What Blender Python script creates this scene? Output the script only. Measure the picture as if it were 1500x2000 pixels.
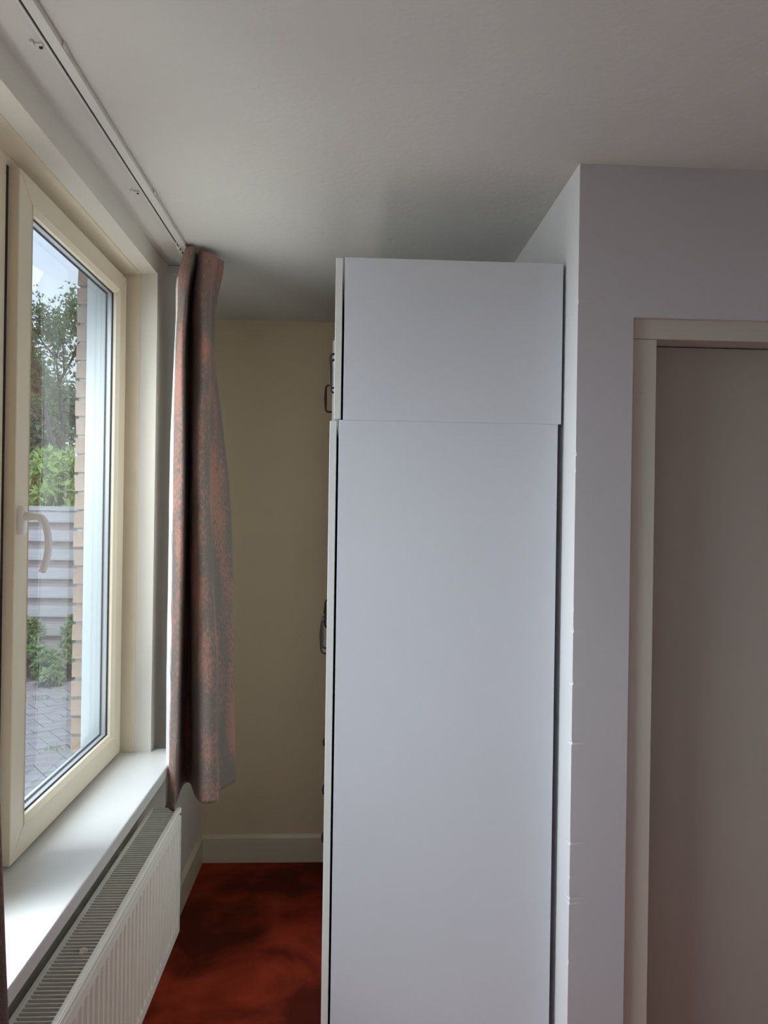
import bpy, bmesh, math, random
from mathutils import Vector, Matrix
random.seed(7)
for o in list(bpy.data.objects):
    bpy.data.objects.remove(o)
scene = bpy.context.scene
C = scene.collection

# ------------------------------------------------------------------ camera
EYE = 1.62
F = 1450.0                                     # focal length in pixels of the 1500x2000 frame
YAW, ROLL = math.radians(2.66), math.radians(0.857)
FWD = Vector((math.sin(YAW), math.cos(YAW), 0))
_r = Vector((math.cos(YAW), -math.sin(YAW), 0)); _u = _r.cross(FWD)
RGT = _r * math.cos(ROLL) + _u * math.sin(ROLL)
UPV = -_r * math.sin(ROLL) + _u * math.cos(ROLL)
cam_d = bpy.data.cameras.new('camera'); cam = bpy.data.objects.new('camera', cam_d); C.objects.link(cam)
cam_d.sensor_fit = 'HORIZONTAL'; cam_d.sensor_width = 36.0; cam_d.lens = 36.0 * F / 1500.0
cam_d.clip_start = 0.02; cam_d.clip_end = 200
cam.matrix_world = Matrix(((RGT.x, UPV.x, -FWD.x, 0), (RGT.y, UPV.y, -FWD.y, 0), (RGT.z, UPV.z, -FWD.z, EYE), (0, 0, 0, 1)))
scene.camera = cam

def ray(x, y): return RGT * ((x - 750) / F) + UPV * ((1000 - y) / F) + FWD
def on_y(x, y, Y): d = ray(x, y); return d * (Y / d.y) + Vector((0, 0, EYE))
def on_z(x, y, z): d = ray(x, y); return d * ((z - EYE) / d.z) + Vector((0, 0, EYE))
def on_x(x, y, X): d = ray(x, y); return d * (X / d.x) + Vector((0, 0, EYE))

# ------------------------------------------------------------------ world, sun, added daylight lamps, exposure
scene.view_settings.view_transform = 'Standard'
scene.view_settings.look = 'None'
scene.view_settings.gamma = 1.0
scene.view_settings.use_curve_mapping = False
scene.view_settings.exposure = 0.05

SKY = 1.25
w = bpy.data.worlds.new('sky'); scene.world = w; w.use_nodes = True
nt = w.node_tree; nt.nodes.clear()
def N(t, kind, **kw):
    n = t.nodes.new(kind)
    for k, v in kw.items(): setattr(n, k, v)
    return n
tc = N(nt, 'ShaderNodeTexCoord'); sep = N(nt, 'ShaderNodeSeparateXYZ')
rmp = N(nt, 'ShaderNodeValToRGB')
e = rmp.color_ramp.elements
e[0].position = 0.0; e[0].color = (0.62, 0.80, 1.0, 1)
e[1].position = 0.7; e[1].color = (0.40, 0.60, 1.0, 1)
noi = N(nt, 'ShaderNodeTexNoise'); noi.inputs['Scale'].default_value = 3.0; noi.inputs['Detail'].default_value = 6
crm = N(nt, 'ShaderNodeValToRGB'); crm.color_ramp.elements[0].position = 0.42; crm.color_ramp.elements[1].position = 0.72
mix = N(nt, 'ShaderNodeMix', data_type='RGBA'); mix.inputs[7].default_value = (0.80, 0.90, 1.0, 1)
bg = N(nt, 'ShaderNodeBackground'); bg.inputs['Strength'].default_value = SKY
wo = N(nt, 'ShaderNodeOutputWorld')
L = nt.links.new
L(tc.outputs['Generated'], sep.inputs[0]); L(sep.outputs['Z'], rmp.inputs[0])
L(tc.outputs['Generated'], noi.inputs['Vector']); L(noi.outputs['Fac'], crm.inputs[0])
L(crm.outputs[0], mix.inputs[0]); L(rmp.outputs[0], mix.inputs[6]); L(mix.outputs[2], bg.inputs[0]); L(bg.outputs[0], wo.inputs[0])

sun_d = bpy.data.lights.new('sun', 'SUN'); sun_d.energy = 1.5; sun_d.angle = math.radians(12); sun_d.color = (1.0, 0.96, 0.88)
sun = bpy.data.objects.new('sun', sun_d); C.objects.link(sun); sun.location = (1, -6, 9)
sun.rotation_euler = Vector((-0.12, 0.58, -0.80)).to_track_quat('-Z', 'Y').to_euler()

# added area lamps outside the long window band, boosting its daylight
def area(name, loc, aim, sx, sy, power, col):
    d = bpy.data.lights.new(name, 'AREA'); d.shape = 'RECTANGLE'; d.size = sx; d.size_y = sy
    d.energy = power; d.color = col
    o = bpy.data.objects.new(name, d); C.objects.link(o); o.location = loc
    o.rotation_euler = Vector(aim).to_track_quat('-Z', 'Z').to_euler()
    return o
area('added_window_lamp', (-1.55, 0.85, 2.80), (1, -0.35, -1.0), 2.5, 1.9, 205, (0.84, 0.92, 1.0)).data.spread = math.radians(125)  # added lamp, main boost to the light from the window band
area('added_sash_lamp', (-0.99, 1.72, 2.0), (1, 0.10, -0.50), 0.6, 1.1, 13.5, (0.90, 0.95, 1.0)).data.spread = math.radians(150)  # added lamp outside the sash, lifting the niche and back wall
area('added_terrace_lamp', (-1.18, 1.12, 0.10), (0.20, 0.22, 1.0), 2.9, 0.5, 40, (1.0, 0.97, 0.92))  # added lamp near the ground, throwing light up onto the ceiling

# ------------------------------------------------------------------ materials
MATS = {}
def mat(name, col, rough=0.6, var=0.0, vscale=4.0, col2=None, bump=0.0, bscale=60.0, metal=0.0, spec=0.5, stretch=None):
    if name in MATS: return MATS[name]
    m = bpy.data.materials.new(name); m.use_nodes = True
    t = m.node_tree; b = t.nodes['Principled BSDF']
    b.inputs['Roughness'].default_value = rough; b.inputs['Metallic'].default_value = metal
    b.inputs['Specular IOR Level'].default_value = spec
    b.inputs['Base Color'].default_value = (*col, 1)
    c = N(t, 'ShaderNodeTexCoord'); mp = N(t, 'ShaderNodeMapping'); t.links.new(c.outputs['Object'], mp.inputs[0])
    if stretch: mp.inputs['Scale'].default_value = stretch
    if var or col2:
        n = N(t, 'ShaderNodeTexNoise'); n.inputs['Scale'].default_value = vscale; n.inputs['Detail'].default_value = 5
        t.links.new(mp.outputs[0], n.inputs['Vector'])
        r = N(t, 'ShaderNodeValToRGB'); r.color_ramp.elements[0].position = 0.3; r.color_ramp.elements[1].position = 0.7
        c2 = col2 or tuple(max(0, x * (1 - var)) for x in col)
        r.color_ramp.elements[0].color = (*c2, 1); r.color_ramp.elements[1].color = (*col, 1)
        t.links.new(n.outputs['Fac'], r.inputs[0]); t.links.new(r.outputs[0], b.inputs['Base Color'])
    if bump:
        n2 = N(t, 'ShaderNodeTexNoise'); n2.inputs['Scale'].default_value = bscale; n2.inputs['Detail'].default_value = 4
        t.links.new(mp.outputs[0], n2.inputs['Vector'])
        bp = N(t, 'ShaderNodeBump'); bp.inputs['Strength'].default_value = bump; bp.inputs['Distance'].default_value = 0.003
        t.links.new(n2.outputs['Fac'], bp.inputs['Height']); t.links.new(bp.outputs[0], b.inputs['Normal'])
    MATS[name] = m
    return m
PAINT = mat('wall_paint', (0.73, 0.71, 0.70), 0.75, var=0.05, vscale=2.5, bump=0.25, bscale=45)
WARMWALL = mat('warm_white_paint', (0.80, 0.765, 0.68), 0.75, var=0.05, vscale=2.5, bump=0.25, bscale=45)
GREYWALL = mat('pale_grey_wall', (0.54, 0.51, 0.515), 0.75, var=0.05, vscale=2.5, bump=0.25, bscale=45)
CREAMWALL = mat('cream_wall_paint', (0.83, 0.67, 0.46), 0.8, var=0.05, vscale=2.5, bump=0.25, bscale=45)
CEIL = mat('ceiling_paint', (0.69, 0.66, 0.61), 0.85, var=0.05, vscale=3, bump=0.3, bscale=70)
DOORSHADE = mat('shaded_door_paint', (0.38, 0.325, 0.275), 0.5, var=0.04, vscale=3)  # darker than the frame: shade of the recess put into the panel colour
DOORC = mat('beige_door_paint', (0.52, 0.455, 0.385), 0.5, var=0.04, vscale=3)
CREAM = mat('cream_gloss_paint', (0.80, 0.71, 0.54), 0.45, var=0.04, vscale=3)
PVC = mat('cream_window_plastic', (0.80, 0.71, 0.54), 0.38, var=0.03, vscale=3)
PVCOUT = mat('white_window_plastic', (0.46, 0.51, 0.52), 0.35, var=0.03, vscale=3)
SILL = mat('sill_white', (0.69, 0.68, 0.65), 0.35, var=0.03, vscale=4)
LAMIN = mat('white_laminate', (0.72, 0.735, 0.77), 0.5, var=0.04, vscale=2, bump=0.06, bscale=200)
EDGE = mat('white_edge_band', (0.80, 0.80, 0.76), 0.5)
DARKIN = mat('dark_cabinet_inside', (0.25, 0.24, 0.22), 0.8)
BRONZE = mat('dark_bronze', (0.035, 0.026, 0.022), 0.35, metal=0.7)
RUBBER = mat('black_rubber', (0.012, 0.012, 0.014), 0.6)
SPACER = mat('grey_spacer', (0.42, 0.44, 0.46), 0.4, metal=0.3)
RADI = mat('radiator_enamel', (0.90, 0.86, 0.76), 0.35, var=0.02)
RADIN = mat('radiator_inner', (0.30, 0.29, 0.26), 0.6)
RAIL = mat('rail_white', (0.72, 0.70, 0.64), 0.4)
HANDW = mat('handle_white', (0.90, 0.88, 0.83), 0.3)
LINING = mat('curtain_lining', (0.78, 0.74, 0.70), 0.9, bump=0.2, bscale=400)
BRICK = mat('brick_buff', (0.36, 0.28, 0.21), 0.9, col2=(0.28, 0.20, 0.15), vscale=5, bump=0.6, bscale=120)
BRICK2 = mat('brick_pinkish', (0.38, 0.28, 0.23), 0.9, col2=(0.30, 0.24, 0.18), vscale=6, bump=0.6, bscale=120)
MORTAR = mat('mortar', (0.48, 0.45, 0.40), 0.95, var=0.2, vscale=20, bump=0.6, bscale=150)
FENCE = mat('fence_wood', (0.62, 0.61, 0.615), 0.8, col2=(0.48, 0.46, 0.47), vscale=6, bump=0.3, bscale=60, stretch=(0.3, 1, 5))
FENCE2 = mat('fence_wood_rear', (0.54, 0.475, 0.45), 0.8, col2=(0.40, 0.35, 0.33), vscale=6, bump=0.3, bscale=60, stretch=(0.3, 1, 5))
PAVER = mat('grey_paver', (0.48, 0.455, 0.435), 0.9, col2=(0.35, 0.33, 0.315), vscale=7, bump=0.5, bscale=60)
PAVER2 = mat('pinkish_paver', (0.48, 0.44, 0.42), 0.9, col2=(0.36, 0.33, 0.31), vscale=7, bump=0.5, bscale=60)
SOIL = mat('sandy_soil', (0.20, 0.17, 0.13), 0.95, var=0.4, vscale=3, bump=0.5, bscale=40)
BARK = mat('bark', (0.16, 0.13, 0.10), 0.9, var=0.4, vscale=12, bump=0.6, bscale=30)

def leaf_mat(name, c1, c2):
    m = mat(name, c1, 0.55, col2=c2, vscale=2.5)
    m.node_tree.nodes['Principled BSDF'].inputs['Subsurface Weight'].default_value = 0.0
    t = m.node_tree; b = t.nodes['Principled BSDF']; out = t.nodes['Material Output']
    tr = N(t, 'ShaderNodeBsdfTranslucent'); mx = N(t, 'ShaderNodeMixShader'); mx.inputs[0].default_value = 0.35
    src = b.inputs['Base Color'].links[0].from_socket
    t.links.new(src, tr.inputs[0]); t.links.new(b.outputs[0], mx.inputs[1]); t.links.new(tr.outputs[0], mx.inputs[2]); t.links.new(mx.outputs[0], out.inputs[0])
    return m
LEAF_TREE = leaf_mat('tree_leaf', (0.31, 0.37, 0.18), (0.19, 0.25, 0.12))
LEAF_DARK = leaf_mat('dark_tree_leaf', (0.34, 0.38, 0.24), (0.22, 0.27, 0.17))
LEAF_RHODO = leaf_mat('rhododendron_leaf', (0.58, 0.72, 0.25), (0.33, 0.47, 0.18))
LEAF_LOW = leaf_mat('low_shrub_leaf', (0.42, 0.54, 0.26), (0.27, 0.38, 0.19))

def glass_mat():
    m = bpy.data.materials.new('window_glass'); m.use_nodes = True
    t = m.node_tree; t.nodes.clear()
    tr = N(t, 'ShaderNodeBsdfTransparent'); tr.inputs[0].default_value = (0.97, 0.985, 0.98, 1)
    gl = N(t, 'ShaderNodeBsdfGlossy'); gl.inputs['Roughness'].default_value = 0.02
    fr = N(t, 'ShaderNodeFresnel'); fr.inputs[0].default_value = 1.5
    mx = N(t, 'ShaderNodeMixShader'); o = N(t, 'ShaderNodeOutputMaterial')
    t.links.new(fr.outputs[0], mx.inputs[0]); t.links.new(tr.outputs[0], mx.inputs[1]); t.links.new(gl.outputs[0], mx.inputs[2]); t.links.new(mx.outputs[0], o.inputs[0])
    return m
GLASS = glass_mat()

def carpet_mat():
    m = bpy.data.materials.new('rust_carpet'); m.use_nodes = True
    t = m.node_tree; b = t.nodes['Principled BSDF']; b.inputs['Roughness'].default_value = 0.95
    b.inputs['Specular IOR Level'].default_value = 0.1
    b.inputs['Sheen Weight'].default_value = 0.15; b.inputs['Sheen Tint'].default_value = (0.8, 0.25, 0.1, 1)
    c = N(t, 'ShaderNodeTexCoord')
    n = N(t, 'ShaderNodeTexNoise'); n.inputs['Scale'].default_value = 2.4; n.inputs['Detail'].default_value = 5; n.inputs['Roughness'].default_value = 0.55; n.inputs['Distortion'].default_value = 0.6
    r = N(t, 'ShaderNodeValToRGB'); el = r.color_ramp.elements
    el[0].position = 0.40; el[0].color = (0.11, 0.013, 0.007, 1); el[1].position = 0.66; el[1].color = (0.60, 0.070, 0.030, 1)
    f = N(t, 'ShaderNodeTexNoise'); f.inputs['Scale'].default_value = 500; f.inputs['Detail'].default_value = 2
    mm = N(t, 'ShaderNodeMix', data_type='RGBA', blend_type='MULTIPLY'); mm.inputs[0].default_value = 0.3
    bp = N(t, 'ShaderNodeBump'); bp.inputs['Strength'].default_value = 0.6; bp.inputs['Distance'].default_value = 0.004
    l = t.links.new
    l(c.outputs['Object'], n.inputs['Vector']); l(c.outputs['Object'], f.inputs['Vector']); l(n.outputs['Fac'], r.inputs[0])
    l(r.outputs[0], mm.inputs[6]); l(f.outputs['Color'], mm.inputs[7]); l(mm.outputs[2], b.inputs['Base Color'])
    l(f.outputs['Fac'], bp.inputs['Height']); l(bp.outputs[0], b.inputs['Normal'])
    return m
CARPET = carpet_mat()

def curtain_mat():
    m = bpy.data.materials.new('rust_taupe_curtain'); m.use_nodes = True
    t = m.node_tree; b = t.nodes['Principled BSDF']; b.inputs['Roughness'].default_value = 0.85
    b.inputs['Specular IOR Level'].default_value = 0.2; b.inputs['Sheen Weight'].default_value = 0.15
    l = t.links.new
    uv = N(t, 'ShaderNodeUVMap')
    def noise(scale, stretch, det):
        mp = N(t, 'ShaderNodeMapping'); mp.inputs['Scale'].default_value = stretch; l(uv.outputs[0], mp.inputs[0])
        n = N(t, 'ShaderNodeTexNoise'); n.inputs['Scale'].default_value = scale; n.inputs['Detail'].default_value = det; l(mp.outputs[0], n.inputs['Vector']); return n
    big = noise(7, (1.6, 0.55, 1), 4); fine = noise(240, (1, 0.25, 1), 4); thr = noise(900, (1, 0.25, 1), 2)
    add = N(t, 'ShaderNodeMath', operation='MULTIPLY_ADD'); add.inputs[1].default_value = 0.75
    l(fine.outputs['Fac'], add.inputs[0]); l(big.outputs['Fac'], add.inputs[2])
    r = N(t, 'ShaderNodeValToRGB'); el = r.color_ramp.elements
    el[0].position = 0.83; el[0].color = (0.215, 0.172, 0.145, 1)
    el[1].position = 1.00; el[1].color = (0.44, 0.225, 0.170, 1)
    l(add.outputs[0], r.inputs[0])
    wv = N(t, 'ShaderNodeMix', data_type='RGBA', blend_type='MULTIPLY'); wv.inputs[0].default_value = 0.65
    tr = N(t, 'ShaderNodeValToRGB'); tr.color_ramp.elements[0].position = 0.3; tr.color_ramp.elements[0].color = (0.45, 0.45, 0.45, 1); tr.color_ramp.elements[1].position = 0.65
    l(thr.outputs['Fac'], tr.inputs[0]); l(r.outputs[0], wv.inputs[6]); l(tr.outputs[0], wv.inputs[7]); l(wv.outputs[2], b.inputs['Base Color'])
    bp = N(t, 'ShaderNodeBump'); bp.inputs['Strength'].default_value = 0.4; bp.inputs['Distance'].default_value = 0.001
    l(thr.outputs['Fac'], bp.inputs['Height']); l(bp.outputs[0], b.inputs['Normal'])
    return m
CURT = curtain_mat()

# ------------------------------------------------------------------ mesh helpers
def box(x0, x1, y0, y1, z0, z1):
    v = [(x0, y0, z0), (x1, y0, z0), (x1, y1, z0), (x0, y1, z0), (x0, y0, z1), (x1, y0, z1), (x1, y1, z1), (x0, y1, z1)]
    f = [(0, 3, 2, 1), (4, 5, 6, 7), (0, 1, 5, 4), (1, 2, 6, 5), (2, 3, 7, 6), (3, 0, 4, 7)]
    return v, f
def merge(*gs):
    V, Fc = [], []
    for v, f in gs:
        o = len(V); V += list(v); Fc += [tuple(i + o for i in q) for q in f]
    return V, Fc
def mesh(name, g, m, smooth=False):
    me = bpy.data.meshes.new(name); me.from_pydata([tuple(p) for p in g[0]], [], g[1]); me.update()
    me.materials.append(m)
    if smooth:
        for p in me.polygons: p.use_smooth = True
    return me
def put(name, me, parent=None, loc=None):
    o = bpy.data.objects.new(name, me); C.objects.link(o)
    if parent: o.parent = parent
    if loc is not None: o.location = loc
    return o
def obj(name, g, m, parent=None, bevel=0.0, smooth=False, label=None, loc=None):
    o = put(name, mesh(name, g, m, smooth), parent, loc)
    if bevel:
        b = o.modifiers.new('bevel', 'BEVEL'); b.width = bevel; b.segments = 2; b.limit_method = 'ANGLE'
    if label: o['label'] = label
    return o
def empty(name, loc=(0, 0, 0)):
    o = bpy.data.objects.new(name, None); C.objects.link(o); o.location = loc; o.empty_display_size = 0.05
    return o
def tag(o, label, cat, group=None, kind=None):
    o['label'] = label; o['category'] = cat
    if group: o['group'] = group
    if kind: o['kind'] = kind
    return o
def struct(o, label=None, cat=None):
    o['kind'] = 'structure'
    if label: o['label'] = label
    if cat: o['category'] = cat
    return o
def tube(pts, rad, n=10, cap=True):
    """tube along a polyline; rad is a number or a list"""
    pts = [Vector(p) for p in pts]; V, Fc = [], []
    up = Vector((0, 0, 1))
    for i, p in enumerate(pts):
        t = (pts[min(i + 1, len(pts) - 1)] - pts[max(i - 1, 0)]).normalized()
        if i == 0: a = t.cross(up) if abs(t.dot(up)) < 0.95 else t.cross(Vector((0, 1, 0)))
        else: a = a - t * a.dot(t)                   # carry the frame along so that bends do not twist
        a.normalize(); b2 = t.cross(a)
        r = rad[i] if isinstance(rad, (list, tuple)) else rad
        ra, rb = r if isinstance(r, tuple) else (r, r)
        for k in range(n):
            an = 2 * math.pi * k / n
            V.append(p + a * ra * math.cos(an) + b2 * rb * math.sin(an))
    for i in range(len(pts) - 1):
        for k in range(n):
            Fc.append((i * n + k, i * n + (k + 1) % n, (i + 1) * n + (k + 1) % n, (i + 1) * n + k))
    if cap:
        Fc.append(tuple(range(n - 1, -1, -1))); Fc.append(tuple((len(pts) - 1) * n + k for k in range(n)))
    return V, Fc
def spline(P, per):
    """Catmull-Rom through a list of tuples"""
    out = []; n = len(P)
    for i in range(n - 1):
        p0, p1, p2, p3 = P[max(i - 1, 0)], P[i], P[i + 1], P[min(i + 2, n - 1)]
        for k in range(per):
            t = k / per
            out.append(tuple(0.5 * (2 * b + (c - a) * t + (2 * a - 5 * b + 4 * c - d) * t * t + (3 * b - a - 3 * c + d) * t ** 3) for a, b, c, d in zip(p0, p1, p2, p3)))
    out.append(tuple(P[-1])); return out

# ------------------------------------------------------------------ room shell
H = 2.495; XL = -0.665; YB = 3.45; YP = 1.825; XP = 0.56
XR, YN = 1.80, -2.3                              # far right wall, wall behind the camera
WZ0, WZ1 = 0.79, 2.42; WY1 = 2.565; WY0 = -0.96  # window band in the left wall
struct(obj('floor', box(XL - 0.14, XR + 0.1, YN - 0.1, YB + 0.1, -0.12, 0.0), CARPET), 'mottled rust red carpet', 'carpet')
struct(obj('ceiling', box(-0.92, XR + 0.1, YN - 0.1, YB + 0.1, H, H + 0.2), CEIL), 'plain off white plaster ceiling', 'ceiling')
XO = -0.80
wl = struct(obj('wall_left', merge(box(XO, XL, YN, YB, 0.0, WZ0 - 0.04), box(XO, XL, YN, YB, WZ1, H),
        box(XO, XL, WY1, YB, WZ0 - 0.04, WZ1), box(XO, XL, YN, WY0, WZ0 - 0.04, WZ1)), WARMWALL), 'off white wall around the window and radiator', 'wall')
struct(obj('wall_back', box(XL - 0.2, XP + 0.1, YB, YB + 0.1, 0, H), CREAMWALL), 'cream back wall between curtain and wardrobe', 'wall')
# partition with the door opening; its free corner is slightly chipped
DX0, DX1, DZ = 0.702, 1.62, 2.117
def jag_edge():
    V, Fc = [], []
    n = 420; zs = [i * H / n for i in range(n + 1)]
    rnd = random.Random(3)
    chip = 0.0
    for z in zs:
        chip = rnd.uniform(0.0008, 0.0028) if (rnd.random() < 0.035 and z < 2.3) else chip * 0.35
        V += [(XP, YP + 0.03, z), (XP + chip, YP + 0.001 + chip, z), (XP + 0.001 + chip, YP + chip * 0.4, z), (XP + 0.04, YP, z)]
    for i in range(n):
        for k in range(3):
            a = i * 4 + k; Fc.append((a, a + 1, a + 5, a + 4))
    return V, Fc
wr = struct(obj('wall_right', merge(jag_edge(), box(XP, XP + 0.12, YP + 0.03, YB, 0, H), box(XP + 0.04, DX0, YP, YP + 0.03, 0, H), box(XP + 0.12, DX0, YP + 0.03, YP + 0.14, 0, H),
        box(DX0, DX1, YP, YP + 0.14, DZ, H), box(DX1, XR, YP, YP + 0.14, 0, H), box(DX0 - 0.02, DX1 + 0.02, YP + 0.14, YP + 0.2, 0, H)), PAINT),
       'pale grey partition wall with worn corner', 'wall')
wr.data.materials.append(GREYWALL)                # faces towards the room are pale grey, the return into the niche lighter
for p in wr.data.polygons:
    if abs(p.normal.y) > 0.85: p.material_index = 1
struct(obj('wall_far_right', box(XR, XR + 0.1, YN, YP, 0, H), PAINT), 'plain painted side wall', 'wall')
struct(obj('wall_rear', box(XL - 0.1, XR + 0.1, YN - 0.1, YN, 0, H), PAINT), 'plain painted wall behind', 'wall')

# baseboards with a chamfered top
def base_profile(along, a0, a1, at, sgn):
    prof = [(0, 0), (0.016, 0), (0.016, 0.112), (0.008, 0.125), (0, 0.125)]
    V = []
    for a in (a0, a1):
        for d, z in prof:
            V.append((a, at + sgn * d, z) if along == 'x' else (at + sgn * d, a, z))
    n = len(prof); Fc = [tuple(range(n)), tuple(range(2 * n - 1, n - 1, -1))]
    for k in range(n): Fc.append((k, (k + 1) % n, n + (k + 1) % n, n + k))
    return V, Fc
struct(obj('baseboard_back', base_profile('x', XL, XP, YB, -1), CREAM), 'cream skirting board along the back wall', 'baseboard')
struct(obj('baseboard_left', base_profile('y', YN, YB - 0.016, XL, 1), CREAM), 'cream skirting board under the radiator', 'baseboard')
struct(obj('trim_1', box(XL, XL + 0.045, 2.70, 2.73, H - 0.028, H - 0.002), PAINT), 'small white block in the ceiling corner behind the curtain', 'trim')

# ------------------------------------------------------------------ window
win = empty('window_1', (-0.78, 2.13, WZ0)); struct(win, 'cream framed window with one opening sash in view', 'window')
WO = Vector(win.location)
def loc(g): return [tuple(Vector(v) - WO for v in g[0])][0], g[1]
def wpart(name, g, m, parent=win, bevel=0.0, label=None):
    o = obj(name, ([Vector(v) - WO for v in g[0]], g[1]), m, parent, bevel)
    if label: o['label'] = label
    return o
def ring(x0, x1, y0, y1, z0, z1, wl_, wr_, wb_, wt_):
    """mitred frame ring in the YZ plane, x0..x1 thick"""
    o = [(y0, z0), (y1, z0), (y1, z1), (y0, z1)]; i = [(y0 + wl_, z0 + wb_), (y1 - wr_, z0 + wb_), (y1 - wr_, z1 - wt_), (y0 + wl_, z1 - wt_)]
    gs = []
    for k in range(4):
        a, b, c, d = o[k], o[(k + 1) % 4], i[(k + 1) % 4], i[k]
        V = [(x, *p) for x in (x0, x1) for p in (a, b, c, d)]
        gs.append((V, [(0, 1, 2, 3), (7, 6, 5, 4), (0, 4, 5, 1), (1, 5, 6, 2), (2, 6, 7, 3), (3, 7, 4, 0)]))
    return gs
SY0, SY1, SZ0, SZ1 = 1.725, 2.537, 0.80, 2.392
sashes = [(SY0, SY1), (0.79, 1.602), (-0.08, 0.732), (-0.90, -0.138)]
# fixed outer frame: inner face plate + white outside ring of every light
fr = [box(-0.80, -0.785, WY0, WY1, SZ1 - 0.02, WZ1), box(-0.80, -0.785, WY0, WY1, WZ0 - 0.035, SZ0 + 0.012), box(-0.80, -0.785, SY1 - 0.02, WY1, SZ0 + 0.012, SZ1 - 0.02)]
edges = [SY0] + [b for s in sashes[1:] for b in (s[1], s[0])] + [WY0]
for k in range(0, len(edges), 2):
    fr.append(box(-0.80, -0.785, edges[k + 1], edges[k] + 0.012, SZ0 + 0.012, SZ1 - 0.02))
wpart('frame', merge(*fr), PVC, bevel=0.002)
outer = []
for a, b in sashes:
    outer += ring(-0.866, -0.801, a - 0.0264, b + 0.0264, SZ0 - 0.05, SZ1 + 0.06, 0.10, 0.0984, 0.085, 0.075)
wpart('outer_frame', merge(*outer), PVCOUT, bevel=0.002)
# reveal lining strips (thin cover boards against jamb and lintel)
wpart('jamb_lining', box(-0.785, -0.722, WY1 - 0.005, WY1 + 0.002, WZ0, WZ1), PVC, bevel=0.001)
wpart('head_lining', box(-0.785, -0.722, WY0, WY1, WZ1 - 0.005, WZ1 + 0.002), PVC, bevel=0.001)
for idx, (a, b) in enumerate(sashes):
    sw = 0.073
    members = ring(-0.80, -0.76, a, b, SZ0, SZ1, sw, sw, 0.07, 0.062)
    sash = wpart('sash', merge(*members), PVC, bevel=0.0025)
    y0, y1, z0, z1 = a + sw, b - sw, SZ0 + 0.07, SZ1 - 0.062
    bd = []
    for g in ring(-0.780, -0.7575, y0 - 0.004, y1 + 0.004, z0 - 0.004, z1 + 0.004, 0.012, 0.012, 0.014, 0.014):
        V = [list(v) for v in g[0]]
        for q in (6, 7):                                # front inner corners chamfered back
            V[q][0] -= 0.011
        bd.append((V, g[1]))
    wpart('glazing_bead', merge(*bd), PVC, sash, bevel=0.0012)
    gy0, gy1, gz0, gz1 = y0 + 0.008, y1 - 0.008, z0 + 0.010, z1 - 0.010
    wpart('gasket', merge(*ring(-0.7815, -0.7785, gy0 - 0.006, gy1 + 0.006, gz0 - 0.006, gz1 + 0.006, 0.009, 0.009, 0.009, 0.009)), RUBBER, sash)
    wpart('spacer_bar', merge(*ring(-0.798, -0.783, gy0 - 0.006, gy1 + 0.006, gz0 - 0.006, gz1 + 0.006, 0.007, 0.007, 0.007, 0.007)), SPACER, sash)
    wpart('edge_seal', merge(*ring(-0.8008, -0.7975, gy0 - 0.004, gy1 + 0.004, gz0 - 0.004, gz1 + 0.004, 0.010, 0.010, 0.010, 0.010)), RUBBER, sash)
    for gx in (-0.782, -0.7985):
        wpart('glass_pane', ([(gx, gy0 - 0.002, gz0 - 0.002), (gx, gy1 + 0.002, gz0 - 0.002), (gx, gy1 + 0.002, gz1 + 0.002), (gx, gy0 - 0.002, gz1 + 0.002)], [(0, 1, 2, 3)]), GLASS, sash)
    if idx == 0:
        wpart('sash_seal', merge(box(-0.787, -0.7845, a - 0.012, a - 0.001, SZ0, SZ1)), RUBBER, sash)
# window handle on the near stile
HY, HZ = 1.752, 1.588
def rosette():
    V, n = [], 24
    for x, s in ((-0.7605, 1.0), (-0.751, 1.0), (-0.748, 0.86)):
        for k in range(n):
            an = 2 * math.pi * k / n
            cy, cz = math.cos(an), math.sin(an)
            yy = 0.0145 * s * math.copysign(abs(cy) ** 0.6, cy); zz = 0.034 * math.copysign(abs(cz) ** 0.5, cz) * (s if s == 1 else 0.95)
            V.append((x, HY + yy, HZ + zz))
    Fc = []
    for r in range(2):
        for k in range(n): Fc.append((r * n + k, r * n + (k + 1) % n, (r + 1) * n + (k + 1) % n, (r + 1) * n + k))
    Fc.append(tuple(2 * n + k for k in range(n))); return V, Fc
ros = wpart('window_handle', rosette(), HANDW, label='white lever handle on the window stile')
for p in ros.data.polygons: p.use_smooth = True
hp = spline([(-0.752, HY, HZ + 0.010), (-0.735, HY, HZ + 0.010), (-0.715, HY, HZ + 0.008), (-0.703, HY, HZ - 0.006), (-0.696, HY, HZ - 0.035), (-0.695, HY, HZ - 0.065), (-0.700, HY, HZ - 0.095), (-0.708, HY, HZ - 0.118)], 5)
hr = []
for i in range(len(hp)):
    t = i / (len(hp) - 1); hr.append((0.0115, 0.0105 - 0.003 * min(1, t * 2)))
lv = wpart('lever', tube(hp, hr, 14), HANDW, ros)
for p in lv.data.polygons: p.use_smooth = True
# sill
sl = wpart('window_sill', box(-0.79, -0.575, WY0 - 0.04, 2.605, WZ0 - 0.037, WZ0), SILL, bevel=0.004, label='off white window sill board')

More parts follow.
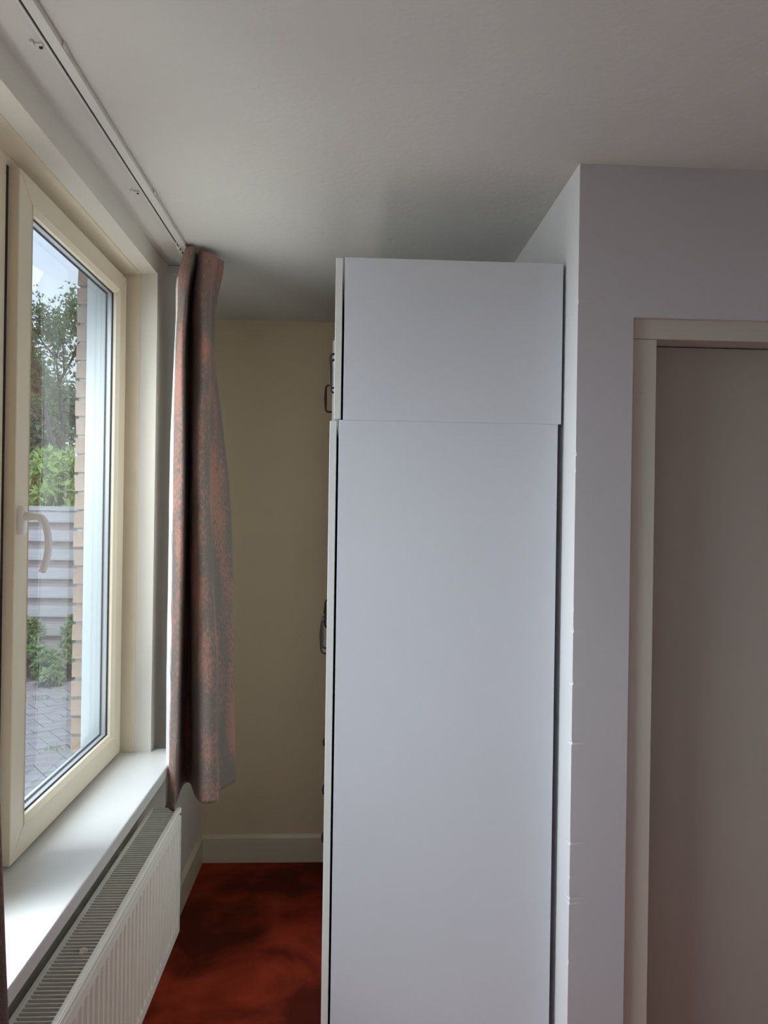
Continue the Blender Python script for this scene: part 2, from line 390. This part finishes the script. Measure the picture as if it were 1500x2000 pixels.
# ------------------------------------------------------------------ exterior leaf with bricks
ext = obj('wall_exterior', merge(box(-0.892, -0.802, 2.482, 4.2, -0.2, 3.0), box(-0.892, -0.802, -4, WY0 + 0.05, -0.2, 3.0), box(-0.892, -0.802, WY0, 2.482, -0.2, 0.70), box(-0.892, -0.802, WY0, 2.482, 2.50, 3.0)), MORTAR)
struct(ext, 'buff brick outer wall beside the window', 'wall')
bl = {}
def brick_mesh(length, seed, m):
    rnd = random.Random(seed); v, f = box(-0.05, 0.05, 0, length, -0.025, 0.025)
    v = [(x + rnd.uniform(-.0018, .0018), y + rnd.uniform(-.002, .002), z + rnd.uniform(-.0018, .0018)) for x, y, z in v]
    return mesh('brick', (v, f), m)
bm_ = [brick_mesh(l, s, m) for l in (0.21, 0.10) for s, m in ((1, BRICK), (2, BRICK2), (3, BRICK), (4, BRICK2))]
for c in range(34):
    z = 0.66 + c * 0.0612; y = 2.474; k = c % 2
    for j in range(3):
        short = (j == 0 and k == 1)
        me = bm_[(4 if short else 0) + random.randrange(4)]
        o = put('brick', me, ext, (-0.850 + random.uniform(-.001, .001), y + random.uniform(-.0015, .0015), z))
        y += (0.10 if short else 0.21) + 0.011

# ------------------------------------------------------------------ door in the partition
door = empty('door_1', ((DX0 + DX1) / 2, YP + 0.05, 0)); struct(door, 'flush cream door recessed in a cream frame', 'door')
DO = Vector(door.location)
def dpart(name, g, m, bevel=0.0): return obj(name, ([Vector(v) - DO for v in g[0]], g[1]), m, door, bevel)
FY = YP + 0.012; JX = 0.767; JZ = 2.065
dpart('door_jamb', box(DX0, JX, FY, YP + 0.138, 0.0, JZ - 0.0006), DOORC, 0.001)
dpart('door_jamb', box(DX1 - 0.062, DX1, FY, YP + 0.138, 0.0, JZ - 0.0006), DOORC, 0.001)
dpart('door_head', box(DX0, DX1, FY, YP + 0.138, JZ + 0.0006, DZ), DOORC, 0.001)
dpart('door_panel', box(JX + 0.002, DX1 - 0.064, YP + 0.085, YP + 0.125, 0.008, JZ - 0.002), DOORSHADE, 0.001)
hnd = dpart('door_handle', tube(spline([(1.50, YP + 0.085, 1.05), (1.50, YP + 0.05, 1.05), (1.49, YP + 0.035, 1.05), (1.44, YP + 0.035, 1.05), (1.39, YP + 0.037, 1.05)], 4), 0.009, 10), SPACER)

# ------------------------------------------------------------------ wardrobe: two lower and two upper cabinets
def pull(parent, y, z0, z1, x, out, horizontal=False):
    """D shaped bar pull, thicker in the middle; feet on plane x, reaching towards -x"""
    h = z1 - z0
    P = [(x, 0, h / 2), (x - out * 0.75, 0, h / 2 - 0.001), (x - out * 0.97, 0, h / 2 - 0.010), (x - out, 0, h / 4), (x - out * 1.03, 0, 0),
         (x - out, 0, -h / 4), (x - out * 0.97, 0, -h / 2 + 0.010), (x - out * 0.75, 0, -h / 2 + 0.001), (x, 0, -h / 2)]
    R = [0.0034, 0.0034, 0.0036, 0.0048, 0.0056, 0.0048, 0.0036, 0.0034, 0.0034]
    sp = spline([(*p, r) for p, r in zip(P, R)], 5)
    pts = []
    for a, b, c, r in sp:
        q = (a, c, b) if horizontal else (a, b, c)
        pts.append((q[0], q[1] + y, q[2] + (z0 + z1) / 2))
    g = tube(pts, [s[3] for s in sp], 10)
    o = obj('handle', ([Vector(v) - Vector(parent['_o']) for v in g[0]], g[1]), BRONZE, parent, smooth=True, label='dark bronze bar handle')
    return o
OFF = {}
def cabinet(name, label, x0, x1, y0, y1, z0, z1, plinth=0.0):
    e0 = empty(name, ((x0 + x1) / 2, (y0 + y1) / 2, z0)); tag(e0, label, 'cabinet', 'white wardrobe cabinets')
    O = Vector(e0.location); t = 0.018
    def p(nm, g, m, bv=0.0008): return obj(nm, ([Vector(v) - O for v in g[0]], g[1]), m, e0, bv)
    p('side_panel', box(x0, x1, y0, y0 + t, z0, z1), LAMIN); p('side_panel', box(x0, x1, y1 - t, y1, z0, z1), LAMIN)
    p('top_panel', box(x0 + 0.0015, x1 - 0.012, y0 + t, y1 - t, z1 - t - 0.002, z1 - 0.002), LAMIN)
    p('bottom_panel', box(x0 + 0.0015, x1 - 0.012, y0 + t, y1 - t, z0 + plinth, z0 + plinth + t), LAMIN)
    p('back_panel', box(x1 - 0.010, x1 - 0.004, y0 + t, y1 - t, z0 + plinth, z1 - 0.004), LAMIN)
    p('shelf', box(x0 + 0.03, x1 - 0.012, y0 + t, y1 - t, (z0 + z1) / 2, (z0 + z1) / 2 + t), LAMIN)
    if plinth: p('plinth', box(x0 + 0.05, x0 + 0.066, y0 + t, y1 - t, z0, z0 + plinth), LAMIN)
    return e0, O
def front(cab, O, nm, y0, y1, z0, z1, xf, th=0.018, angle=0.0, hinge='far'):
    """door or drawer front; xf is its back plane.  Origin on its hinge edge so that it can stand ajar"""
    hy = y1 if hinge == 'far' else y0
    P0 = Vector((xf, hy, z0))
    g = box(-th, 0, y0 - hy, y1 - hy, 0, z1 - z0)
    o = obj(nm, g, EDGE, cab, 0.0010); o.location = P0 - O; o.rotation_euler = (0, 0, angle); o['_o'] = P0
    return o
Y0, YM, Y2 = 1.925, 2.853, 3.318
G = 0.006
# lower pair
lo1, O1 = cabinet('wardrobe_lower_cabinet', 'tall white lower wardrobe cabinet showing its full side panel', -0.0305, 0.543, Y0, YM - 0.001, 0.0, 1.8565, 0.07)
lo2, O2 = cabinet('wardrobe_lower_cabinet', 'tall white lower wardrobe cabinet with drawers, next to the back wall', -0.0305, 0.543, YM + 0.001, Y2, 0.0, 1.8565, 0.07)
yc = (Y0 + YM) / 2
for a, b, hg, hy in ((Y0 + 0.001, yc - 0.0015, 'near', yc - 0.045), (yc + 0.0015, YM - 0.002, 'far', yc + 0.045)):
    d = front(lo1, O1, 'door', a, b, 0.075, 1.854, -0.0305 - G, hinge=hg)
    pull(d, hy, 1.172, 1.283, -0.0305 - G - 0.018, 0.028)
d = front(lo2, O2, 'door', YM + 0.002, Y2 - 0.001, 0.78, 1.854, -0.0305 - G)
pull(d, YM + 0.04, 1.166, 1.276, -0.0545, 0.034)
for k in range(3):
    zc = 0.664 - 0.197 * k
    d = front(lo2, O2, 'drawer', YM + 0.002, Y2 - 0.001, zc - 0.097, zc + 0.097, -0.0305 - G)
    pull(d, (YM + Y2) / 2, zc - 0.055, zc + 0.055, -0.0545, 0.036, horizontal=True)
d = front(lo2, O2, 'drawer', YM + 0.002, Y2 - 0.001, 0.075, 0.170, -0.0305 - G)
# upper pair, set back 9 mm
up1, U1 = cabinet('wardrobe_top_cabinet', 'low white cabinet on top of the tall one with the full side panel', -0.0205, 0.552, Y0 + 0.002, YM - 0.001, 1.8570, 2.279)
up2, U2 = cabinet('wardrobe_top_cabinet', 'low white top cabinet with its door slightly ajar', -0.0205, 0.552, YM + 0.001, Y2, 1.8570, 2.279)
for a, b, hg, hy in ((Y0 + 0.003, yc - 0.0015, 'near', yc - 0.045), (yc + 0.0015, YM - 0.002, 'far', yc + 0.045)):
    d = front(up1, U1, 'door', a, b, 1.860, 2.277, -0.0205 - G, hinge=hg)
    pull(d, hy, 2.008, 2.115, -0.0445, 0.022)
d = front(up2, U2, 'door', YM + 0.002, Y2 - 0.001, 1.860, 2.277, -0.0205 - G, angle=math.radians(-3.6))
# handle built in the closed position; it swings with the door
pull(d, YM + 0.03, 2.005, 2.108, -0.0445, 0.027)
for o in bpy.data.objects:
    if '_o' in o: del o['_o']

# ------------------------------------------------------------------ curtain rail
rail = empty('curtain_rail', (-0.566, 1.0, H)); tag(rail, 'white ceiling mounted curtain rail running above the window', 'curtain rail')
RO = Vector(rail.location)
def rpart(nm, g, m, bv=0.0): return obj(nm, ([Vector(v) - RO for v in g[0]], g[1]), m, rail, bv)
rpart('rail_channel', merge(box(-0.582, -0.577, -1.6, 2.60, H - 0.013, H), box(-0.572, -0.551, -1.6, 2.60, H - 0.013, H), box(-0.5775, -0.5715, -1.6, 2.60, H - 0.002, H)), RAIL, 0.001)
rpart('rail_slot', box(-0.5770, -0.5720, -1.59, 2.59, H - 0.0095, H - 0.0022), RUBBER)
for yy in (1.43, 2.076, 0.75, 0.1):
    rpart('rail_clip', merge(box(-0.612, -0.606, yy - 0.012, yy + 0.004, H - 0.006, H), box(-0.606, -0.590, yy - 0.003, yy + 0.004, H - 0.004, H)), RAIL, 0.0008)
    rpart('rail_joint', box(-0.5505, -0.548, yy - 0.012, yy + 0.012, H - 0.010, H), RAIL, 0.0008)
    rpart('clip_screw', tube([(-0.598, yy + 0.008, H - 0.005), (-0.598, yy + 0.008, H)], 0.0035, 10), BRONZE)
rpart('rail_joint', box(-0.5725, -0.5505, 2.50, 2.505, H - 0.0136, H), RAIL)

# ------------------------------------------------------------------ curtains
def cloth(name, grid, m, parent, thick=0.0015):
    """grid[row][col] of points, rows from top to bottom"""
    nr, nc = len(grid), len(grid[0]); V = [p for r in grid for p in r]; Fc = []
    for i in range(nr - 1):
        for j in range(nc - 1): Fc.append((i * nc + j, (i + 1) * nc + j, (i + 1) * nc + j + 1, i * nc + j + 1))
    me = mesh(name, (V, Fc), m, True)
    us = [0.0]; mid = grid[nr // 2]
    for j in range(1, nc): us.append(us[-1] + (Vector(mid[j]) - Vector(mid[j - 1])).length)
    uv = me.uv_layers.new(name='UVMap')
    for lp in me.loops:
        r, c = divmod(lp.vertex_index, nc); uv.data[lp.index].uv = (us[c], V[lp.vertex_index][2])
    o = put(name, me, parent)
    s = o.modifiers.new('thickness', 'SOLIDIFY'); s.thickness = thick; s.offset = 0
    return o
ct = empty('curtain', (0, 0, 0)); tag(ct, 'rust and taupe curtain bunched at the far end of the rail', 'curtain', 'window curtains')
# columns: depth (m) of each fold line; rows: photo row -> column of each fold line in the photo
DEP = [2.57, 2.50, 2.43, 2.405, 2.46, 2.63, 2.65, 2.53, 2.465, 2.485, 2.57, 2.61, 2.66, 2.67]
ROWS = {495: [362, 364, 366, 376, 380, 384, 385, 390, 400, 414, 424, 430, 438, 436],
        525: [352, 354, 358, 372, 375, 381, 383, 386, 398, 413, 421, 427, 434, 432],
        560: [344, 345, 349, 366, 368, 374, 377, 381, 394, 410, 416, 421, 426, 425],
        620: [343, 344, 347, 361, 363, 369, 373, 378, 392, 408, 412, 416, 419, 418],
        700: [341, 340, 343, 357, 359, 367, 374, 379, 393, 410, 412, 416, 421, 419],
        850: [335, 334, 339, 357, 359, 368, 373, 376, 388, 407, 411, 424, 437, 434],
        1000: [332, 331, 338, 356, 358, 367, 371, 374, 388, 409, 413, 430, 450, 447],
        1250: [328, 327, 335, 351, 352, 362, 372, 376, 396, 420, 422, 436, 455, 452],
        1450: [326, 325, 332, 346, 347, 358, 372, 378, 398, 423, 425, 438, 457, 454],
        1560: [325, 324, 326, 341, 343, 357, 371, 382, 398, 425, 426, 440, 458, 455]}
keys = sorted(ROWS)
pts_rows = []
for ky in keys:
    row = []
    for j, x in enumerate(ROWS[ky]):
        flat = {495: 0.75, 525: 0.55, 560: 0.25}.get(ky, 0.0)      # the heading tape hangs flatter than the folds below
        p = on_y(x, ky, DEP[j] * (1 - flat) + (2.47 + 0.004 * j) * flat)
        row.append((p.x, p.y))
    pts_rows.append(row)
ZT, ZB = 2.483, 0.652
zk = [EYE + (998 - ky) / F * 2.5 for ky in keys]; zk[0] = ZT; zk[-1] = ZB
cols = list(zip(*pts_rows))
dense_rows = []
cc = [spline([(x, y, z) for (x, y), z in zip(col, zk)], 8) for col in cols]
for i in range(len(cc[0])):
    ctrl = [c[i] for c in cc]
    dense_rows.append(spline(ctrl, 7))
hem = len(dense_rows) - 1
# a little irregular wrinkling of cloth and a heading that droops at the loose end
g2 = []
for i, r in enumerate(dense_rows):
    g2.append([])
    for j, (x, y, z) in enumerate(r):
        u = j / len(r)
        y2 = y + 0.0022 * math.sin(9 * z + 23 * u) + 0.0012 * math.sin(31 * z - 40 * u)
        if z > 2.30: z = z - 0.022 * max(0, u - 0.45) / 0.55 * (z - 2.30) / 0.19
        g2[-1].append((x, y2, z))
cut = 14
cloth('fabric', [r[cut - 1:] for r in g2], CURT, ct)
cloth('lining', [r[:cut + 1] for r in g2[16:]], LINING, ct)
cloth('fabric_heading', [r[:cut] for r in g2[:17]], CURT, ct)
for k in range(4):
    yy = 2.44 + 0.035 * k
    obj('curtain_hook', tube(spline([(-0.5745, yy, H - 0.010), (-0.5745, yy, H - 0.022), (-0.570, yy + 0.004, H - 0.030), (-0.564, yy + 0.004, H - 0.022)], 4), 0.0022, 8), RAIL, ct)
# second curtain at the near end, only its flared edge shows
cn = empty('curtain', (0, 0, 0)); tag(cn, 'dark edge of the curtain hanging at the near end of the sill', 'curtain', 'window curtains')
rows = []
for i in range(41):
    t = i / 40; z = ZT + (0.66 - ZT) * t
    yedge = 1.09 + 0.115 * t + 0.05 * t * t
    r = []
    for j in range(91):
        u = j / 90
        y = 0.80 + (yedge - 0.80) * u
        fold = math.sin(u * 5.5 * 2 * math.pi + 0.6) * (0.020 + 0.014 * t)
        r.append((-0.560 + fold - (0.006 * t if u > 0.9 else 0), y, z))
    rows.append(r)
cloth('fabric', rows, CURT, cn)

# ------------------------------------------------------------------ radiator
rad = empty('radiator', (-0.575, 1.75, 0.25)); tag(rad, 'white panel radiator with slatted top grille under the sill', 'radiator')
QO = Vector(rad.location)
def qpart(nm, g, m, bv=0.0, smooth=False): return obj(nm, ([Vector(v) - QO for v in g[0]], g[1]), m, rad, bv, smooth)
RX0, RX1, RY0, RY1, RZ0, RZ1 = -0.624, -0.528, 1.02, 2.425, 0.252, 0.656
def panel(x, sgn):
    PITCH = 0.0333; n = int((RY1 - RY0 - 0.03) / PITCH); y_s = (RY0 + RY1) / 2 - n * PITCH / 2
    ys = [RY0]; prof = [0.0]
    for k in range(n):
        for a, d in ((0.0, 0), (0.18, 0), (0.30, 1), (0.70, 1), (0.82, 0)):
            ys.append(y_s + (k + a) * PITCH); prof.append(d)
    ys += [y_s + n * PITCH, RY1]; prof += [0, 0]
    zs = [(RZ0, 0, 0.006), (RZ0 + 0.006, 0, 0), (RZ0 + 0.034, 0, 0), (RZ0 + 0.046, 1, 0), (RZ1 - 0.058, 1, 0), (RZ1 - 0.046, 0, 0), (RZ1 - 0.020, 0, 0), (RZ1 - 0.016, 0.4, 0), (RZ1 - 0.011, 0.0, 0), (RZ1 - 0.004, 0, 0), (RZ1, 0, 0.005)]
    V, Fc = [], []
    for i, (z, a, back) in enumerate(zs):
        line = i == 7
        for y, d in zip(ys, prof):
            dep = (0.0028 * a if line else 0.0065 * a * d) + back
            V.append((x - sgn * dep, y, z))
    nn = len(ys)
    for i in range(len(zs) - 1):
        for j in range(nn - 1):
            q = (i * nn + j, i * nn + j + 1, (i + 1) * nn + j + 1, (i + 1) * nn + j)
            Fc.append(q if sgn > 0 else q[::-1])
    return V, Fc
qpart('front_panel', panel(RX1, 1), RADI, smooth=False)
qpart('rear_panel', box(RX0 + 0.002, RX0 + 0.012, RY0, RY1, RZ0, RZ1 - 0.004), RADI, 0.002)
qpart('convector_fins', box(RX0 + 0.03, RX1 - 0.03, RY0 + 0.01, RY1 - 0.01, RZ0 + 0.04, RZ1 - 0.05), RADIN)
for y in (RY0, RY1 - 0.0025):
    qpart('side_cover', box(RX0, RX1 - 0.001, y, y + 0.0025, RZ0 + 0.004, RZ1), RADI, 0.0008)
qpart('grille_edge', box(RX0, RX0 + 0.010, RY0, RY1, RZ1 - 0.010, RZ1 + 0.001), RADI, 0.001)
qpart('grille_edge', box(RX1 - 0.014, RX1 - 0.002, RY0, RY1, RZ1 - 0.010, RZ1 + 0.001), RADI, 0.001)
qpart('grille_edge', box(RX0 + 0.01, RX1 - 0.014, RY1 - 0.014, RY1 - 0.0025, RZ1 - 0.006, RZ1 + 0.001), RADI, 0.001)
sm = mesh('slat', box(-0.037, 0.036, -0.0016, 0.0016, -0.009, 0), RADI)
ns = int((RY1 - RY0 - 0.03) / 0.0128)
for k in range(ns):
    put('slat', sm, rad, Vector(((RX0 + RX1) / 2 - 0.0005, RY1 - 0.020 - k * 0.0128, RZ1 - 0.0005)) - QO)
qpart('grille_clip', merge(box(-0.572, -0.556, 1.640, 1.648, RZ1 - 0.004, RZ1 + 0.0025), box(-0.570, -0.562, 1.630, 1.655, RZ1 - 0.004, RZ1 + 0.001)), RADI, 0.0008)
qpart('bleed_valve', merge(tube([(-0.580, RY1 + 0.001, RZ1 - 0.02), (-0.580, RY1 + 0.02, RZ1 - 0.02)], 0.011, 14), tube(spline([(-0.580, RY1 + 0.018, RZ1 - 0.02), (-0.580, RY1 + 0.026, RZ1 + 0.0), (-0.572, RY1 + 0.024, RZ1 + 0.012), (-0.560, RY1 + 0.02, RZ1 + 0.006)], 4), 0.004, 8)), BRONZE)
qpart('vent_screw', tube([(RX1 - 0.004, RY1 - 0.014, RZ1 - 0.016), (RX1 + 0.0015, RY1 - 0.014, RZ1 - 0.016)], 0.003, 10), BRONZE)
for y in (1.25, 2.2):
    qpart('wall_bracket', box(XL + 0.0005, RX0 + 0.004, y, y + 0.03, RZ0 + 0.05, RZ1 - 0.05), RADI, 0.001)

# ------------------------------------------------------------------ garden
GZ = -0.10
struct(obj('ground', box(-40, -0.9, -6, 45, GZ - 0.3, GZ - 0.012), SOIL), 'bare sandy garden soil', 'ground')
pat = struct(obj('patio', box(-5.2, -0.9, 0.5, 7.55, GZ - 0.02, GZ - 0.006), SOIL), 'grey block paved patio outside the window', 'patio')
def paver_mesh(sx, sy, seed, m):
    rnd = random.Random(seed)
    a = box(-sx / 2, sx / 2, -sy / 2, sy / 2, -0.02, 0.0)
    v = [(x + rnd.uniform(-.002, .002), y + rnd.uniform(-.002, .002), z + (rnd.uniform(-.003, .002) if z == 0 else 0)) for x, y, z in a[0]]
    return v, a[1], m
pms = [[mesh('paver', (g[0], g[1]), g[2]) for g in (paver_mesh(sx, sy, s, m) for s, m in ((1, PAVER), (2, PAVER2), (3, PAVER), (4, PAVER2)))] for sx, sy in ((0.205, 0.100), (0.100, 0.205))]
cand = []
W_ = 0.105
ang = math.radians(38); ca, sa = math.cos(ang), math.sin(ang)
for i in range(-60, 60):
    for j in range(-60, 60):
        k = (i - j) % 4                            # herringbone on a grid of half blocks
        if k == 0: c = (i + 1.0, j + 0.5); s = 0
        elif k == 3: c = (i + 0.5, j + 1.0); s = 1
        else: continue
        x0, y0 = c[0] * W_, c[1] * W_
        x, y = -2.7 + x0 * ca - y0 * sa, 5.5 + x0 * sa + y0 * ca
        if not (-4.9 < x < -1.0 and 3.4 < y < 7.45): continue
        dx = abs(x - (-0.384 * y))
        cand.append((dx + 0.03 * y, x, y, s))
cand.sort()
rest = []
for n_, (d_, x, y, s) in enumerate(cand):
    if n_ < 290:
        o = put('paver', random.choice(pms[s]), pat, (x, y, GZ + random.uniform(-0.003, 0.003))); o.rotation_euler = (random.uniform(-.012, .012), random.uniform(-.012, .012), ang)
    else:
        sx, sy = (0.1025, 0.05) if s == 0 else (0.05, 0.1025)
        q = [(-sx, -sy), (sx, -sy), (sx, sy), (-sx, sy)]; zt = GZ + random.uniform(-.003, .003)
        v = [(x + a * ca - b * sa, y + a * sa + b * ca, z) for z in (GZ - 0.02, zt) for a, b in q]
        rest.append((v, box(0, 1, 0, 1, 0, 1)[1]))
ro = obj('paver_field', merge(*rest), PAVER, pat); ro['kind'] = 'stuff'

# fence of staggered horizontal boards
FYP = 7.95
fen = empty('garden_fence', (-3.2, FYP, GZ)); tag(fen, 'weathered whitish fence of staggered horizontal boards', 'fence')
FO = Vector(fen.location)
for pnl in range(3):
    xa = -5.9 + 1.62 * pnl; xb = xa + 1.60
    bmF = mesh('board', box(-(xb - xa) / 2, (xb - xa) / 2, -0.010, 0.010, -0.059, 0.059), FENCE)
    bmR = mesh('rear_board', box(-(xb - xa) / 2, (xb - xa) / 2, -0.010, 0.010, -0.062, 0.062), FENCE2)
    for k in range(8):
        zc = 1.519 - 0.1977 * k
        put('board', bmF, fen, Vector(((xa + xb) / 2, FYP - 0.020 + random.uniform(-.003, .003), zc)) - FO)
        put('rear_board', bmR, fen, Vector(((xa + xb) / 2, FYP + 0.020, zc - 0.0989)) - FO)
    obj('cap_board', ([Vector(v) - FO for v in box(xa, xb, FYP - 0.045, FYP + 0.045, 1.582, 1.628)[0]], box(0, 1, 0, 1, 0, 1)[1]), FENCE, fen, 0.003)
    obj('batten', ([Vector(v) - FO for v in box((xa + xb) / 2 - 0.63, (xa + xb) / 2 - 0.58, FYP - 0.0095, FYP + 0.0095, 0.0, 1.582)[0]], box(0, 1, 0, 1, 0, 1)[1]), FENCE2, fen)
for k in range(4):
    x = -5.91 + 1.62 * k
    obj('post', ([Vector(v) - FO for v in box(x - 0.035, x + 0.005, FYP - 0.035, FYP + 0.035, GZ - 0.012, 1.64)[0]], box(0, 1, 0, 1, 0, 1)[1]), FENCE2, fen, 0.002)

def leaf(V, Fc, c, d, nrm, ln, wd):
    """one leaf: folded lozenge of four triangles' worth of area"""
    d = d.normalized(); s = d.cross(nrm)
    if s.length < 1e-4: s = d.cross(Vector((0.3, 0.5, 0.8)))
    s.normalize(); u = s.cross(d); b = len(V)
    V += [c, c + d * ln * 0.45 + s * wd / 2 + u * wd * 0.12, c + d * ln - u * ln * 0.12, c + d * ln * 0.45 - s * wd / 2 + u * wd * 0.12, c + d * ln * 0.5]
    Fc += [(b, b + 1, b + 4), (b + 1, b + 2, b + 4), (b + 2, b + 3, b + 4), (b + 3, b, b + 4)]
def rv(r): return Vector((r.gauss(0, 1), r.gauss(0, 1), r.gauss(0, 1))).normalized()

def shrub(name, label, base, centre, radii, n_ros, per, ln, wd, lm, seed, cat='shrub', zmin=None):
    r = random.Random(seed); e0 = empty(name, base); tag(e0, label, cat); O = Vector(base)
    V, Fc, SV = [], [], []
    for k in range(n_ros):
        d = rv(r)
        if d.z < -0.4: d.z = -d.z
        rr = r.uniform(0.55, 1.0) ** 0.5
        c = Vector(centre) + Vector((d.x * radii[0], d.y * radii[1], d.z * radii[2])) * rr
        if c.z < (zmin if zmin is not None else base[2] + 0.03): continue
        ax = (d + Vector((0, 0, 0.6)) + rv(r) * 0.4).normalized()
        for q in range(per):
            dd = (ax * r.uniform(-0.1, 0.6) + rv(r) * 0.9).normalized()
            leaf(V, Fc, c - O, dd, ax, ln * r.uniform(0.7, 1.2), wd * r.uniform(0.8, 1.2))
        if k % 9 == 0:
            foot = Vector(base) + Vector((r.uniform(-.12, .12), r.uniform(-.08, .08), 0))
            mid = (foot + c) / 2 + Vector((r.uniform(-.06, .06), r.uniform(-.06, .06), 0.05))
            SV.append(tube([foot - O, mid - O, c - O], [0.012, 0.008, 0.003], 5))
    o = obj('foliage', (V, Fc), lm, e0); o['kind'] = 'stuff'
    if SV: obj('stems', merge(*SV), BARK, e0)
    return e0
shrub('rhododendron_bush', 'bright green rhododendron bush rising behind the fence', (-3.35, 8.75, GZ - 0.012), (-3.35, 8.75, 1.15), (0.95, 0.50, 1.13), 800, 11, 0.115, 0.036, LEAF_RHODO, 5)
shrub('rhododendron_bush', 'larger yellow green rhododendron behind the fence, nearer the brick wall', (-1.55, 8.9, GZ - 0.012), (-1.55, 8.9, 1.1), (0.6, 0.5, 1.0), 300, 11, 0.15, 0.045, LEAF_RHODO, 6)
shrub('leafy_weed_clump', 'fresh green leafy clump at the foot of the fence', (-3.20, 7.66, GZ - 0.012), (-3.20, 7.66, 0.17), (0.13, 0.11, 0.32), 80, 9, 0.085, 0.035, LEAF_LOW, 8)
shrub('leafy_weed_clump', 'spreading grey green clump between fence and paving', (-2.85, 7.25, GZ - 0.012), (-2.85, 7.25, 0.06), (0.12, 0.09, 0.17), 70, 9, 0.08, 0.035, LEAF_LOW, 9)
shrub('leafy_weed_clump', 'taller leafy clump beside the brick wall edge', (-2.74, 7.66, GZ - 0.012), (-2.74, 7.66, 0.20), (0.13, 0.11, 0.36), 90, 9, 0.085, 0.035, LEAF_LOW, 10)
for k, (x, y) in enumerate(((-2.72, 6.75), (-2.45, 6.72), (-2.05, 5.35))):
    r = random.Random(40 + k); V, Fc = [], []
    for q in range(26):
        c = Vector((r.uniform(-.07, .07), r.uniform(-.02, .02), 0)); leaf(V, Fc, c, Vector((r.uniform(-.7, .7), r.uniform(-.7, .7), 1)), rv(r), r.uniform(.03, .07), .006)
    tag(obj('grass_tuft', (V, Fc), LEAF_LOW, loc=(x, y, GZ - 0.006)), ('small grass tuft in the paving in front of the weed clumps', 'small grass tuft in the paving next to the brick edge', 'lone grass tuft in the paving close to the window')[k], 'grass', 'grass tufts in the paving joints')

def tree(name, label, base, height, n_leaf, ln, lm, seed, fork=0.45, spread=0.32, rad0=0.11):
    r = random.Random(seed); e0 = empty(name, base); tag(e0, label, 'tree', 'trees behind the fence'); O = Vector(base)
    segs, tips = [], []
    def grow(p, d, length, rad, depth):
        pts = [p]; dd = d.copy()
        for k in range(4):
            dd = (dd + rv(r) * 0.13 + Vector((0, 0, 0.03))).normalized(); pts.append(pts[-1] + dd * length / 4)
        segs.append(tube([q for q in pts], [rad, rad * .9, rad * .8, rad * .72, rad * .62], 6))
        if depth <= 2: tips.extend(pts[1:])
        if depth == 0: return
        for k in range(3 if depth > 1 else 4):
            nd = (dd + rv(r) * 0.62).normalized()
            if nd.z < -0.1: nd.z = abs(nd.z)
            grow(pts[-1 - (k % 2)], nd, length * r.uniform(.58, .8), rad * .6, depth - 1)
    grow(Vector((0, 0, 0)), Vector((0.02, 0, 1)), height * fork, rad0, 4)
    V, Fc = [], []
    for k in range(n_leaf):
        t = r.choice(tips); c = t + rv(r) * r.uniform(0.02, spread)
        if c.z < 0.3: continue
        leaf(V, Fc, c, (rv(r) + Vector((0, 0, -0.25))), rv(r), ln * r.uniform(.7, 1.3), ln * 0.55)
    obj('trunk', merge(*segs), BARK, e0)
    o = obj('foliage', (V, Fc), lm, e0); o['kind'] = 'stuff'
    return e0
tree('broadleaf_tree', 'tall open crowned tree with visible branches against the sky', (-5.25, 13.6, GZ - 0.012), 5.4, 12000, 0.085, LEAF_TREE, 21, 0.40, 0.30, 0.09)
tree('broadleaf_tree', 'dense grey green tree standing far behind the open crowned one', (-7.9, 20.5, GZ - 0.012), 6.6, 32000, 0.14, LEAF_DARK, 22, 0.30, 0.95)
tree('broadleaf_tree', 'low bushy tree just behind the rhododendron', (-4.25, 10.9, GZ - 0.012), 2.6, 30000, 0.07, LEAF_DARK, 24, 0.28, 0.55, 0.05)
